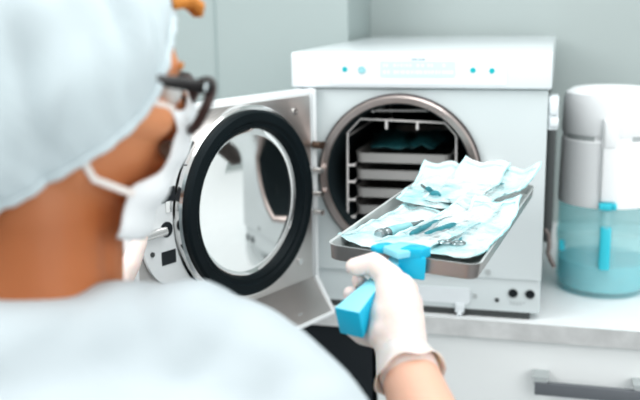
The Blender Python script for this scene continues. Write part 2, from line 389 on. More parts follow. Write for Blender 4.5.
# white locking plate beside the ring
def front(y): return Matrix(((1, 0, 0, 0), (0, 0, -1, y), (0, 1, 0, 0), (0, 0, 0, 1)))
arc = [(.285, .128)]
lp = [(.310, .352), (.441, .352)]
cx_, cz_, rr_ = .352, .231, .089
lp += [(cx_+rr_*math.cos(math.radians(a)), cz_+rr_*math.sin(math.radians(a))) for a in range(0, -121, -10)]
for i in range(13):
    t_ = math.radians(-50+i*8); lp.append((SX+(SR+.003)*math.cos(t_), SZ+(SR+.003)*math.sin(t_)))
b = nb(); add_prism(b, lp, 0, .006, front(.0085)); lock = obj('locking_plate', b, 'lockwhite', door, angle=25)
for x, z, w_, h_ in ((.385, .301, .030, .024), (.390, .200, .030, .022)):
    b = nb(); add_box(b, (x, .0086, z), (w_, .0014, h_)); obj('slot', b, 'black', lock, False)
b = nb(); add_box(b, (.386, .0092, .282), (.012, .003, .018)); obj('slot_tab', b, 'chrome', lock, False)
b = nb(); disc(b, .392, .0099, .246, .0125, .0016, 26); add_box(b, (.408, .0092, .244), (.03, .0014, .012)); obj('slot', b, 'black', lock)
b = nb(); add_tube(b, [(.398, .0125, .2455), (.441, .0125, .245)], .0075, 14); obj('lock_pin', b, 'chrome', lock)
b = nb(); disc(b, .424, .0105, .212, .004, .002); obj('screw', b, 'dark', lock)
for x, z in ((.058, .398), (.358, .398), (.052, .112)):
    b = nb(); disc(b, x, .0045, z, .0065, .004); obj('screw', b, 'chrome', door)
for x, z in ((.345, .338), (.255, .098)):
    b = nb(); add_box(b, (x, .011, z), (.012, .018, .014), bev=.002); obj('rim_clip', b, 'black', door)
# hinge edge with its pins
b = nb(); add_box(b, (-.003, -.0085, .249), (.010, .021, .372), bev=.002); obj('hinge_edge', b, 'doorwhite', door)
for z, m, r in ((.330, 'brass', .007), (.282, 'chrome', .006), (.236, 'chrome', .006), (.200, 'chrome', .0055)):
    b = nb(); add_tube(b, [(.004, .002, z), (.004, .022, z)], r, 14)
    if m == 'brass': add_box(b, (-.002, .012, z), (.020, .012, .010), bev=.002)
    obj('hinge_pin', b, m, door)
# sloping drip ledge along the foot of the door
b = nb(); add_prism(b, [(.0, .070), (.0, .064), (.040, .003), (.045, .004), (.045, .008)], .012, .40, Matrix(((0, 0, 1, 0), (1, 0, 0, .002), (0, 1, 0, 0), (0, 0, 0, 1))))
lg = obj('drip_ledge', b, 'steel', door, False)
b = nb(); add_tube(b, [(.007, .004, .072), (.007, .046, .006)], .005, 8); add_tube(b, [(.007, .047, .0055), (.40, .047, .0055)], .0045, 8); obj('ledge_rim', b, 'doorwhite', lg)
b = nb(); disc(b, 0, 0, 0, .013, .002, 28)
obj('drain_hole', b, 'slot', lg, mx=Matrix.Translation((.095, .040, .013)) @ Matrix.Rotation(math.radians(180), 4, 'Z') @ Matrix.Rotation(math.radians(-32), 4, 'X'))

# ------------------------------------------------------------------ wire rack, trays and pouches in the chamber
rk = thing('tray_rack', 'bright wire rack standing inside the dark chamber', 'rack', W(XC, .03, ZC-.125))
ox, oz = -XC, -(ZC-.125)
def rack_end(y):
    return [(.0995+ox, y, .164+oz), (.1005+ox, y, .347+oz), (.1266+ox, y, .3745+oz), (.288+ox, y, .3695+oz), (.310+ox, y, .345+oz), (.311+ox, y, .164+oz), (.285+ox, y, .142+oz), (.125+ox, y, .142+oz)]
for y in (-.005, .46):
    b = nb(); add_tube(b, rack_end(y), .0023, 8, closed=True); obj('end_frame', b, 'wire', rk)
for x, z in ((.1005, .34), (.310, .34), (.1005, .17), (.310, .17), (.135, .142), (.275, .142), (.150, .3875), (.265, .3885)):
    b = nb(); add_tube(b, [(x+ox, .0, z+oz), (x+ox, .46, z+oz)], .002, 8); obj('side_rail', b, 'wire', rk)
b = nb(); add_tube(b, [(.140+ox, .03, .3868+oz), (.275+ox, .03, .3885+oz)], .0026, 8); obj('top_bar', b, 'wire', rk)
for x in (.177, .2363):
    b = nb(); add_tube(b, [(x+ox, -.006, .3715+oz), (x+ox, -.006, .356+oz)], .003, 8); obj('stop_tab', b, 'wire', rk)
TZ = (.2875, .2545, .2185, .1840)
for z in TZ:
    for s, x in ((1, .0995), (-1, .3110)):
        b = nb(); add_tube(b, [(x+ox, -.004, z-.004+oz), (x+s*.016+ox, -.004, z-.004+oz)], .0026, 8); add_tube(b, [(x+s*.012+ox, -.004, z-.004+oz), (x+s*.012+ox, .455, z-.004+oz)], .002, 8); obj('runner', b, 'wire', rk)
def pan(bm, w, l, h, th=.0016, r=.012, lip=.004):
    """open tray, origin bottom centre"""
    rings = []
    for (g, z) in ((0, 0), (.002, .001), (.004, h), (.004+lip*.4, h+.0012), (.004-th, h+.0008), (.002-th, th+.001), (-th-.002, th)):
        p = rounded(-w/2-g+.004, -l/2-g+.004, w/2+g-.004, l/2+g-.004, r+g)
        rings.append([bm.verts.new((x, y, z)) for x, y in p])
    n = len(rings[0])
    for a, c in zip(rings, rings[1:]):
        for i in range(n): bm.faces.new((a[i], a[(i+1) % n], c[(i+1) % n], c[i]))
    bm.faces.new(rings[0][::-1]); bm.faces.new(rings[-1])
names = ('topmost', 'second from the top', 'third from the top', 'lowest')
for z, nm in zip(TZ, names):
    b = nb(); pan(b, .186, .42, .0195); o = obj('steriliser_tray', b, 'stack'); o.location = W(XC, .242, z)
    tag(o, 'grey metal tray racked inside the chamber, %s of the four' % nm, 'tray', 'trays in the chamber')
for k, (x, y, a, nm) in enumerate(((.165, .16, 10, 'dark teal pouch at the left on the top tray in the chamber'), (.245, .17, -14, 'dark teal pouch at the right on the top tray in the chamber'))):
    b = nb(); n, m_ = 16, 10; G = []
    for i in range(n+1):
        G.append([])
        for j in range(m_+1):
            u, v = i/n-.5, j/m_-.5
            z = .016*(1-(2*v)**2)*(1-(2*u)**2)+.010*noise.noise(Vector((u*5+k*7, v*5, 3)))+.006
            G[-1].append(b.verts.new((v*.085, u*.20, max(z, .001))))
    for i in range(n):
        for j in range(m_): b.faces.new((G[i][j], G[i][j+1], G[i+1][j+1], G[i+1][j]))
    o = obj('sterilisation_pouch', b, 'tealfilm', angle=180); o.location = W(x, y, .2875+.022); o.rotation_euler.z = math.radians(a)
    md = o.modifiers.new('s', 'SOLIDIFY'); md.thickness = .001
    tag(o, nm, 'pouch', 'pouches inside the chamber')

# ================================================================== tray being pulled out
FL = W(.2213, -.6180, .3014); tr = V(.9938, -.0946, -.0588); tu = V(.0598, .0084, .9982); tf = V(.0940, .9955, -.0140)
TW, TL, TH = .19, .535, .019
TM = Matrix(((tr.x, tf.x, tu.x, FL.x), (tr.y, tf.y, tu.y, FL.y), (tr.z, tf.z, tu.z, FL.z), (0, 0, 0, 1)))   # local: u across, v away, h above the rim
b = nb(); pan(b, TW-.002, TL-.002, TH, r=.013)
for i in range(5):                                    # punched drain holes in the front corner
    for j in range(2):
        t_ = bmesh.ops.create_circle(b, cap_ends=True, radius=.0028, segments=12, matrix=Matrix.Translation((-TW/2+.022+i*.009, -TL/2+.020+j*.011, .0019)))
        for v in t_['verts']:
            for f in v.link_faces: f.material_index = 2
tray = obj('instrument_tray', b, ['traysteel', 'tray_in_rimlight', 'black'], mx=TM @ Matrix.Translation((TW/2, TL/2, -TH-.001)))
for f in tray.data.polygons:
    c = f.center
    inn = (abs(c.x) < TW/2-.003 and abs(c.y) < TL/2-.003) and (f.normal.x*c.x < -1e-5 or f.normal.y*c.y < -1e-5 or f.normal.z > .9)
    if f.material_index == 0 and ((inn and c.z > .001) or c.z > TH-.001): f.material_index = 1  # lip takes the paler inside steel as a painted rim light
tag(tray, 'long steel tray of instrument pouches held out by the blue gripper', 'tray')

def pouch(name, label, u, v, ang, w, l, h, seed, lift=(0, 0), tilt=0., film_m='film', curl=0.):
    """sealed pouch: paper back, clear film with a gap between, coloured seal at the edges"""
    mx = TM @ Matrix.Translation((u, v, h)) @ Matrix.Rotation(math.radians(ang), 4, 'Z') @ Matrix.Rotation(math.radians(tilt), 4, 'Y')
    nu, nv = 18, 36
    def sheet(off, puff, mrg=0.):
        bm = nb(); G = []
        for i in range(nv+1):
            G.append([])
            for j in range(nu+1):
                a, c = i/nv*2-1, j/nu*2-1
                x, y = c*(w/2-mrg), a*(l/2-mrg)
                z = .0045*noise.noise(Vector((x*22+seed, y*16, seed*1.7)))+.0022*noise.noise(Vector((x*70, y*60+seed, 1.)))
                z += .007*max(0, a+.2)*noise.noise(Vector((x*34+seed, y*9, seed)))+.002*noise.noise(Vector((x*40+y*30, y*12-x*20, seed+5)))
                z += lift[0]*max(0, -a)**2 + lift[1]*max(0, a)**2.5 + curl*c*c*abs(c)
                z += off + puff*(1-c*c)*(1-a**4)
                G[-1].append(bm.verts.new((x+.003*noise.noise(Vector((y*30, seed, 0))), y+.004*noise.noise(Vector((x*30, seed+9, 0))), z)))
        for i in range(nv):
            for j in range(nu):
                f = bm.faces.new((G[i][j], G[i][j+1], G[i+1][j+1], G[i+1][j]))
                if j == 0 or j == nu-1 or i == nv-2: f.material_index = 1
        return bm
    p = obj(name, sheet(0, -.001), ['paper', 'edge'], angle=180, mx=mx); tag(p, label, 'pouch', 'pouches on the held tray')
    q = obj('clear_film', sheet(.0012, .0075, .001), [film_m, 'edge'], p, angle=180)
    return p, mx
PD = [
    ('clear pouch holding a dental handpiece at the tray front, beside the left rim', .052, .165, -7, .082, .235, -.010, 1.3, (.0, .006), 4, 'film', .003),
    ('clear pouch with teal probes in the middle of the tray front', .112, .155, -13, .070, .25, -.004, 4.1, (.0, .016), 0, 'film', .004),
    ('clear pouch with ring-handled forceps at the tray front, beside the right rim', .158, .160, -3, .070, .26, -.003, 7.7, (.0, .022), -5, 'filmdeep', .004),
    ('puffed pouch with a dark teal instrument at the back left of the tray', .050, .385, 4, .086, .23, .000, 10.2, (.0, .026), 3, 'filmdeep', .003),
    ('puffed pale pouch in the middle of the tray back', .098, .400, -4, .080, .235, .006, 13.9, (.0, .028), 0, 'film', .004),
    ('curled pale pouch standing over the back right rim of the tray', .146, .400, -9, .080, .23, .004, 17.5, (.004, .026), -8, 'filmdeep', .008),
]
MX = []
for d in PD:
    p, mx = pouch('sterilisation_pouch', *d)
    MX.append(mx)
def along(mx, x, y, z, a): return mx @ Matrix.Translation((x, y, z)) @ Matrix.Rotation(math.radians(a), 4, 'Z') @ RY
# handpiece in the first pouch
t = thing('dental_handpiece', 'steel and aqua dental handpiece in the left front pouch', 'dental handpiece', mx=along(MX[0], .002, -.085, .0075, -10))
b = nb(); add_lathe(b, [(0, 0), (.006, 0), (.0085, .002), (.0085, .010), (.006, .013), (.0075, .016), (.0078, .022)], 24); obj('coupling', b, 'tool', t)
b = nb(); add_lathe(b, [(.0078, .022), (.0072, .05), (.0058, .075), (.005, .078)], 24); obj('grip', b, 'aqua', t)
b = nb(); add_lathe(b, [(.005, .078), (.0036, .100), (.0038, .112), (0, .114)], 20); obj('neck', b, 'tool', t)
def probe(mx, label, m='teal', l=.13):
    t = thing('dental_probe', label, 'dental probe', group='teal dental probes', mx=mx)
    b = nb(); add_lathe(b, [(0, 0), (.0032, .002), (.0042, .01), (.0042, l*.62), (.0028, l*.68), (0, l*.69)], 16); obj('grip', b, m, t)
    b = nb(); add_tube(b, [(0, 0, l*.68), (0, 0, l*.85), (.002, 0, l*.95), (.008, 0, l)], [.0018, .0014, .0011, .0006], 8); obj('tip', b, 'tool', t)
probe(along(MX[1], -.012, -.070, .0065, 3), 'teal handled probe in the middle front pouch, nearer the left rim')
probe(along(MX[1], .004, -.060, .0070, -4), 'teal handled probe in the middle front pouch, nearer the right rim', l=.115)
t = thing('forceps', 'ring-handled steel forceps in the right front pouch', 'forceps', mx=MX[2] @ Matrix.Translation((-.012, -.085, .0068)) @ Matrix.Rotation(math.radians(-4), 4, 'Z'))
for s in (-1, 1):
    b = nb(); add_tube(b, [(s*.009+.008*math.cos(k*math.pi/8), .008*math.sin(k*math.pi/8), 0) for k in range(16)], .0018, 8, closed=True); lp_ = obj('finger_ring', b, 'tool', t)
    b = nb(); add_tube(b, [(s*.007, .008, 0), (s*.003, .04, .0005*s), (-s*.001, .075, .0005*s), (-s*.0005, .12, .0005*s)], [.0022, .0026, .0026, .0010], 8); obj('blade', b, 'tool' if s < 0 else 'teal', t)
t = thing('knobbed_instrument', 'dark teal knobbed instrument in the back left pouch', 'dental instrument', mx=along(MX[3], .012, -.080, .0075, 25))
b = nb(); add_lathe(b, [(0, 0), (.008, .001), (.010, .006), (.0085, .014), (.0065, .018), (.0068, .046), (.004, .052), (0, .053)], 24); obj('grip', b, 'teal', t)
b = nb(); add_lathe(b, [(.003, .05), (.0022, .085), (0, .086)], 12); obj('tip', b, 'tool', t)
t = thing('dental_mirror', 'small dental mirror lying in the curled back right pouch', 'dental mirror', mx=along(MX[5], -.004, -.05, .0075, 6))
b = nb(); add_lathe(b, [(0, 0), (.003, .002), (.003, .09), (.0015, .1), (0, .101)], 14); obj('grip', b, 'tool', t)
b = nb(); add_lathe(b, [(0, -.001), (.009, -.001), (.009, .001), (0, .0014)], 22, Matrix.Translation((0, .0, .108)) @ Matrix.Rotation(math.radians(80), 4, 'X')); obj('mirror_head', b, 'teal', t)

# ------------------------------------------------------------------ blue tray gripper
G0 = W(.3125, -.628, .2930); G1 = W(.2745, -.735, .2600)       # clamp and free end, middle of the top face
ga = (G1-G0); GL = ga.length; ga.normalize(); gx = ga.cross(V(0, 0, 1)).normalized(); gz = gx.cross(ga).normalized()
GM = Matrix(((gx.x, ga.x, gz.x, G0.x), (gx.y, ga.y, gz.y, G0.y), (gx.z, ga.z, gz.z, G0.z), (0, 0, 0, 1)))
gt = thing('tray_gripper', 'bright blue plastic tray gripper held in the gloved right hand', 'tray gripper', mx=GM)
b = nb()
st = ((0, .010, .010), (.35, .0085, .012), (.7, .0125, .015), (1., .0165, .0175))
R_ = []
for f_, hw, hh in st:
    y = f_*GL; R_.append([b.verts.new((x, y, z)) for x, z in ((-hw, 0), (hw, 0), (hw*.96, -2*hh), (-hw*.96, -2*hh))])
for a_, c_ in zip(R_, R_[1:]):
    for i in range(4):
        f = b.faces.new((a_[i], a_[(i+1) % 4], c_[(i+1) % 4], c_[i]))
b.faces.new(R_[0][::-1]); b.faces.new(R_[-1])
bmesh.ops.bevel(b, geom=list(b.edges), offset=.0018, segments=2, affect='EDGES', profile=.5)
gh = obj('grip', b, ['blue', 'bluetop'], gt, angle=30)
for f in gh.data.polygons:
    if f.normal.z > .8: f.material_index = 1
# clamp jaws hooked over the tray rim (tray coordinates)
inv = GM.inverted() @ TM
b = nb(); add_prism(b, [(.076, -.012), (.100, -.030), (.118, -.004), (.112, .022), (.088, .020)], .002, .011, inv, .002); obj('clamp_top', b, 'bluetop', gt, angle=30)
b = nb(); add_prism(b, [(.059, -.006), (.068, -.013), (.082, -.010), (.086, .016), (.074, .020), (.064, .010)], .001, .008, inv, .002); obj('jaw', b, 'blue', gt, angle=30)
b = nb(); add_prism(b, [(.098, -.016), (.124, -.013), (.131, .006), (.118, .012), (.104, .006)], .001, .013, inv, .002)
add_prism(b, [(.096, -.014), (.130, -.013), (.126, -.003), (.100, -.003)], -.024, .004, inv, .002); obj('jaw', b, 'blue', gt, angle=30)

# ================================================================== the person
P0 = W(.045, -1.0, -Z0)
person = thing('person', 'person in pale gown, bouffant cap, white mask and dark glasses, seen from behind', 'person', P0)
def L(x, y, z): return Vector((x, y, z+Z0)) - P0       # world (over the worktop) -> person's own frame
# head frame: x face forward, y the head's left, z up
yaw, pit = math.radians(41), math.radians(12)
HR = Matrix.Rotation(yaw, 4, 'Z') @ Matrix.Rotation(pit, 4, 'Y')
HM = Matrix.Translation(L(.069, -.933, .529)) @ HR
def h(x, y, z): return HM @ Vector((x, y, z))
def ell(x, y, z, rx, ry, rz, ry_=0.): return ('e', HM @ Matrix.Translation((x, y, z)) @ Matrix.Rotation(ry_, 4, 'Y'), (rx, ry, rz))
B = [ell(-.010, 0, .035, .096, .074, .090), ell(.035, 0, -.035, .055, .058, .075), ell(.050, 0, .035, .040, .055, .050)]
B += [('c', h(.072, -.012, -.100), h(.072, .012, -.100), .024, .024), ('c', h(.070, 0, -.098), h(.005, .050, -.070), .024, .022), ('c', h(.070, 0, -.098), h(.005, -.050, -.070), .024, .022)]
B += [('c', h(.088, 0, .012), h(.112, 0, -.030), .010, .012), ('c', h(.100, -.010, -.034), h(.100, .010, -.034), .010, .010)]
B += [('c', h(.078, -.038, .024), h(.088, -.012, .024), .010, .011), ('c', h(.078, .038, .024), h(.088, .012, .024), .010, .011)]
B += [('c', h(.070, -.042, -.022), h(.030, -.060, -.018), .020, .018), ('c', h(.070, .042, -.022), h(.030, .060, -.018), .020, .018)]
B += [('c', h(.094, -.016, -.066), h(.094, .016, -.066), .008, .008), ('c', h(.090, -.012, -.076), h(.090, .012, -.076), .008, .008)]
for s in (-1, 1): B += [('e', HM @ Matrix.Translation((-.005, s*.078, -.012)) @ Matrix.Rotation(s*.3, 4, 'Z'), (.018, .006, .031))]
nk0, nk1 = h(-.022, 0, -.060), L(.045, -.975, .30)
B += [('c', nk0, nk1, .062, .062), ('c', h(.025, 0, -.090), L(.065, -.935, .330), .038, .042)]
shR, shL = L(.205, -.970, .262), L(-.125, -.960, .262)
elR, elL = L(.436, -.930, .105), L(-.235, -.740, .115)
wrR, wrL = L(.3345, -.726, .2140), L(-.182, -.535, .190)
B += [('c', nk1+V(.02, .02, -.02), shR+V(0, 0, -.03), .050, .045), ('c', nk1, shL, .064, .054), ('c', shR+V(0, 0, -.03), elR, .045, .040), ('c', shL, elL, .052, .040)]
fr_ = lambda a, c, k: a+(c-a)*k
B += [('c', elR, fr_(elR, wrR, .35), .041, .043), ('c', fr_(elR, wrR, .35), wrR, .043, .028), ('c', elL, fr_(elL, wrL, .35), .040, .041), ('c', fr_(elL, wrL, .35), wrL, .041, .027)]
ch, ab, pv = L(.045, -.965, .16), L(.045, -1.0, -.05), L(.045, -1.04, -.20)
for a_, c_, r_ in ((ch, ab, .11), (ab, pv, .10)):
    for s in (-1, 1): B += [('c', a_+V(s*.045, 0, 0), c_+V(s*.045, 0, 0), r_, r_)]
for s in (-1, 1):
    hip, kn, an = L(.045+s*.085, -1.04, -.24), L(.045+s*.095, -.965, -.50), L(.045+s*.095, -1.06, -.80)
    B += [('c', hip, kn, .082, .056), ('c', kn, an, .054, .036), ('c', L(.045+s*.095, -1.08, -.842), L(.045+s*.105, -.90, -.852), .036, .028)]
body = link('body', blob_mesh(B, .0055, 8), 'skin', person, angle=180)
for s in (-1, 1):
    b = nb(); bmesh.ops.create_uvsphere(b, u_segments=20, v_segments=14, radius=.0118, matrix=HM @ Matrix.Translation((.0835, s*.033, .002))); e = obj('eye', b, 'eyewhite', person, angle=180)
    b = nb(); bmesh.ops.create_uvsphere(b, u_segments=16, v_segments=10, radius=.0060, matrix=HM @ Matrix.Translation((.0900, s*.0325, .0015))); obj('iris', b, 'iris', e, angle=180)
    b = nb(); add_tube(b, [h(.097, s*.014, .025), h(.093, s*.028, .029), h(.086, s*.046, .026)], [.0018, .0025, .0015], 8); obj('eyebrow', b, 'hair', person)
# lock of hair slipping from the cap
b = nb()
for k in range(5): add_tube(b, [h(.082, -.010+.004*k, .082+.002*(k % 3)), h(.098, -.012+.005*k, .088), h(.107, -.012+.005*k, .083+.002*(k % 2)), h(.110, -.011+.004*k, .075)], [.006, .007, .006, .0015], 8)
obj('hair_lock', b, 'hair', person)

# bouffant cap: a loose pleated shell gathered at its hem
def cap_mesh():
    bm = nb(); nu, nv = 128, 44; G = []
    for i in range(nv+1):
        G.append([])
        for j in range(nu):
            a = 2*math.pi*j/nu; fv = i/nv; d0 = math.cos(a)
            tm = (96 if d0 > 0 else 104)+(12 if d0 > 0 else 4)*math.sin(a)**2+6*math.exp(-((abs((a+math.pi) % (2*math.pi)-math.pi)-1.15)/.38)**2); th = fv*math.radians(tm)
            d = Vector((math.sin(th)*math.cos(a), math.sin(th)*math.sin(a), math.cos(th)))
            p = Vector((d.x*(.163 if d.x > 0 else .150), d.y*.1035, d.z*.144))
            gather = max(0, (fv-.78)/.22)
            k = 1-.10*gather**2
            p = Vector((p.x*k, p.y*k, p.z))
            sw = a+th*.55
            fold = .007*noise.noise(Vector((d.x*2.4+2, d.y*2.4, d.z*2.4)))+.034*min(1, th/.8)*(abs(noise.noise(Vector((math.cos(sw)*2.6, math.sin(sw)*2.6, th*.7+4))))-.10)+.005*noise.noise(Vector((math.cos(sw)*7, math.sin(sw)*7, th*2.5)))
            fold *= 1-.75*gather
            fold += .0012*gather*math.sin(a*38)+.003*gather*noise.noise(Vector((math.cos(a)*6, math.sin(a)*6, 1)))
            p += d*fold
            G[-1].append(p)
    tilt = Matrix.Rotation(math.radians(-47), 4, 'Y')     # hem runs from the brow down to the nape
    T = HM @ Matrix.Translation((-.030, 0, -.024)) @ tilt
    R2 = [[bm.verts.new(T @ p) for p in row] for row in G[1:]]
    top = bm.verts.new(T @ G[0][0])
    for j in range(nu): bm.faces.new((top, R2[0][j], R2[0][(j+1) % nu]))
    for A_, B_ in zip(R2, R2[1:]):
        for j in range(nu): bm.faces.new((A_[j], A_[(j+1) % nu], B_[(j+1) % nu], B_[j]))
    return bm, [T @ p for p in G[-1]]
cm, hem = cap_mesh()
cap = obj('bouffant_cap', cm, 'cap', person, angle=180)
md = cap.modifiers.new('s', 'SOLIDIFY'); md.thickness = .0015; md.offset = -1
b = nb(); add_tube(b, [p for p in hem], .0045, 8, closed=True); obj('elastic_hem', b, 'cap', cap)

# face mask with two straps
def mask_mesh():
    bm = nb(); nu, nv = 40, 26; G = []
    for i in range(nv+1):
        G.append([])
        v = i/nv                                         # 0 top .. 1 bottom
        zt = -.012-.116*v
        sm = min(1, max(0, (v-.46)/.16)); sm = sm*sm*(3-2*sm); side = .84+.42*sm                                 # lower edge wraps further round the jaw
        for j in range(nu+1):
            u = j/nu*2-1; a = u*side
            kv = ((0, .080), (.15, .095), (.5, .080), (1.01, .058)); q_ = next(i for i in range(3) if v <= kv[i+1][0]); rx = kv[q_][1]+(kv[q_+1][1]-kv[q_][1])*(v-kv[q_][0])/(kv[q_+1][0]-kv[q_][0])
            ry = .066+.006*math.sin(math.pi*v)
            p = Vector((.030+rx*math.cos(a), ry*math.sin(a)*1.04, zt+.018*math.exp(-(u*2.6)**2)*(1-v)**2-.010*v*(1-abs(u))))
            p += Vector((math.cos(a), math.sin(a), 0))*(.0022*math.sin(v*math.pi*7)*(1-u*u*.6))
            hug = 1-.16*abs(u)**4*math.sin(math.pi*min(1, v*1.1)); p.y *= hug
            p += Vector((math.cos(a), math.sin(a), 0))*.002*noise.noise(Vector((u*3, v*4, 2)))
            G[-1].append(bm.verts.new(h(*p)))
    for i in range(nv):
        for j in range(nu): bm.faces.new((G[i][j], G[i][j+1], G[i+1][j+1], G[i+1][j]))
    return bm, G
mm, G = mask_mesh()
e0 = [(G[0][j].co.copy(), G[17][j].co.copy()) for j in (1, -2)]
mask = obj('face_mask', mm, 'mask', person, angle=180)
md = mask.modifiers.new('s', 'SOLIDIFY'); md.thickness = .002
for (top, bot), s in zip(e0, (-1, 1)):
    b = nb(); add_tube(b, [top, h(.044, s*.0705, -.004), h(.015, s*.0835, .016)], .0035, 8, flat=(HR @ V(0, s, 0), .35)); obj('strap', b, 'strap', mask)
    b = nb(); add_tube(b, [bot, h(.020, s*.0690, -.078), h(.002, s*.0760, -.056), h(-.018, s*.080, -.035)], .0035, 8, flat=(HR @ V(0, s, 0), .35)); obj('strap', b, 'strap', mask)

# glasses
def rim(s):
    pts = []
    for k in range(28):
        a = 2*math.pi*k/28; c, q = math.cos(a), math.sin(a)
        x = abs(c)**.7*math.copysign(1, c)*.0265; z = abs(q)**.7*math.copysign(1, q)*.0215
        yy = s*.0345+x; taper = 1-.22*max(0, -q); yy = s*.0345+x*taper; pts.append(h(.116-.22*abs(yy)**1.5+.26*(z-.01), yy, -.005+z*1.08))
    return pts
gl = nb(); add_tube(gl, [h(.1175, -.009, .006), h(.121, 0, .009), h(.1175, .009, .006)], .0028, 8); gl = obj('eyeglasses', gl, 'frame', person)
for s in (-1, 1):
    b = nb(); add_tube(b, rim(s), .0047, 8, closed=True); r_ = obj('rim', b, 'framebrown', gl, angle=180)
    b = nb(); vs = [b.verts.new(p) for p in rim(s)]; b.faces.new(vs); obj('lens', b, 'lens', r_, False)
    b = nb(); add_tube(b, [h(.1130, s*.0590, .013), h(.109, s*.0655, .0135), h(.092, s*.0725, .013), h(.06, s*.0735, .0125), h(.03, s*.0740, .012), h(-.005, s*.0765, .008), h(-.03, s*.078, -.010)], [.0062, .0068, .0058, .005, .0045, .004, .003], 8, flat=(HR @ V(0, s, 0), .5)); obj('temple_arm', b, 'frame', gl)
    b = nb(); add_box(b, (.1035, s*.0705, .0135), (.0025, .0030, .007), mx=HM); obj('hinge_plate', b, 'tool', gl)

# gown
def wr(co): return .006*noise.noise(co*9)+.0085*(abs(noise.noise(Vector((co.x*17, co.y*17, co.z*5))))-.2)
gR, gL = fr_(shR, elR, .90), fr_(elL, wrL, .4)
GW = [('c', L(.045, -.985, .265), shR+V(-.02, 0, -.028), .070, .060), ('c', L(.045, -.985, .275), shL+V(.005, 0, -.008), .078, .074)]
GW += [('c', shR+V(0, 0, -.03), fr_(shR, elR, .5)+V(0, 0, -.03), .066, .058), ('c', fr_(shR, elR, .5)+V(0, 0, -.02), gR, .056, .052), ('c', shL, elL, .078, .068), ('c', elL, gL, .068, .060)]
for s in (-1, 1):
    GW += [('c', L(.045+s*.07, -.965, .17), L(.045+s*.07, -1.0, -.05), .125, .120), ('c', L(.045+s*.07, -1.0, -.05), L(.045+s*.075, -1.04, -.22), .120, .135), ('c', L(.045+s*.075, -1.04, -.22), L(.045+s*.085, -1.03, -.46), .135, .120)]
cs = [(L(.0255, -1.0456, .3041), .05), (L(.0656, -1.0343, .3067), .05), (L(.0915, -1.0122, .304), .05), (L(.1247, -.9713, .3051), .05), (L(.181, -.949, .2930), .056), (L(.234, -.9409, .2640), .062), (L(.2765, -.9442, .2280), .063), (L(.308, -.944, .185), .060), (L(.325, -.943, .155), .058)]
GW += [('c', a_[0], c_[0], a_[1], c_[1]) for a_, c_ in zip(cs, cs[1:])]
GW += [('c', a_[0], L(.06+.5*(k_/8)*.2, -1.03, .15), a_[1], .11) for k_, a_ in enumerate(cs[:7])]
GW += [('c', a_[0], c_[0]+V(-.03, -.03, -.09), a_[1], a_[1]) for a_, c_ in zip(cs[3:], cs[3:])]
GW += [('c', L(.06, -1.035, .225), L(.215, -1.005, .195), .095, .085)]
GW += [('c', L(-.03, -1.02, .30), cs[0][0], .05, .05), ('c', L(-.06, -.96, .29), L(-.03, -1.02, .30), .055, .05), ('c', L(.11, -.94, .275), L(-.03, -.90, .265), .06, .06)]
gown = link('gown', blob_mesh(GW, .008, 6, wr), 'gown', person, angle=180)
b = nb(); 
b.free()
for s in (-1, 1):
    kn, an = L(.045+s*.095, -.965, -.50), L(.045+s*.095, -1.06, -.79)
    o = link('trouser_leg', blob_mesh([('c', kn+V(0, 0, .10), kn, .084, .070), ('c', kn, an, .070, .052)], .01, 4), 'trouser', person, angle=180)
    o = link('shoe', blob_mesh([('c', L(.045+s*.095, -1.09, -.840), L(.045+s*.105, -.895, -.848), .040, .032), ('c', L(.045+s*.095, -1.06, -.79), L(.045+s*.095, -1.07, -.83), .042, .042)], .008, 4), 'lidwhite', person, angle=180)

# right glove: grips the blue handle, thumb over the top, fingers underneath
def g(y, x, z): return GM @ Vector((x, y, z)) - P0       # along the gripper from the clamp, across, above its top face
RG = []
wr_ = wrR
RG += [('c', wr_, L(.3240, -.700, .2440), .029, .032), ('c', L(.3240, -.700, .2440), L(.3185, -.672, .2620), .032, .026)]
RG += [('c', L(.3320, -.712, .2280), L(.3290, -.668, .2480), .026, .021), ('c', L(.3180, -.716, .2300), L(.3050, -.690, .2300), .024, .020)]
th = [L(.3215, -.702, .2560), L(.3120, -.676, .2810), L(.2910, -.668, .2950), L(.2710, -.678, .2925)]
RG += chain(th, [.022, .0170, .0135, .0105])
fi = [([L(.3300, -.655, .2620), L(.3200, -.640, .2480), L(.2960, -.650, .2440), L(.2765, -.660, .2640), L(.2730, -.666, .2740)], 1.),
      ([L(.3310, -.668, .2500), L(.3180, -.655, .2340), L(.2900, -.664, .2320), L(.2680, -.676, .2520), L(.2670, -.682, .2620)], 1.03),
      ([L(.3290, -.684, .2380), L(.3120, -.676, .2220), L(.2860, -.684, .2230), L(.2660, -.692, .2420), L(.2650, -.698, .2500)], .98),
      ([L(.3240, -.702, .2280), L(.3060, -.700, .2130), L(.2850, -.704, .2170), L(.2680, -.709, .2330), L(.2670, -.711, .2380)], .86)]
for pts, k in fi: RG += chain(pts, [.0125*k, .0115*k, .0102*k, .0094*k, .0085*k])
fd = (elR-wrR).normalized()
rgm = blob_mesh(RG + [('c', wr_, wr_+fd*.030, .029, .0335)], .0022, 7, lambda co: .0008*noise.noise(co*60))
glove = link('glove', rgm, 'glove', person, angle=180); tag(glove, 'pale latex glove on the right hand')
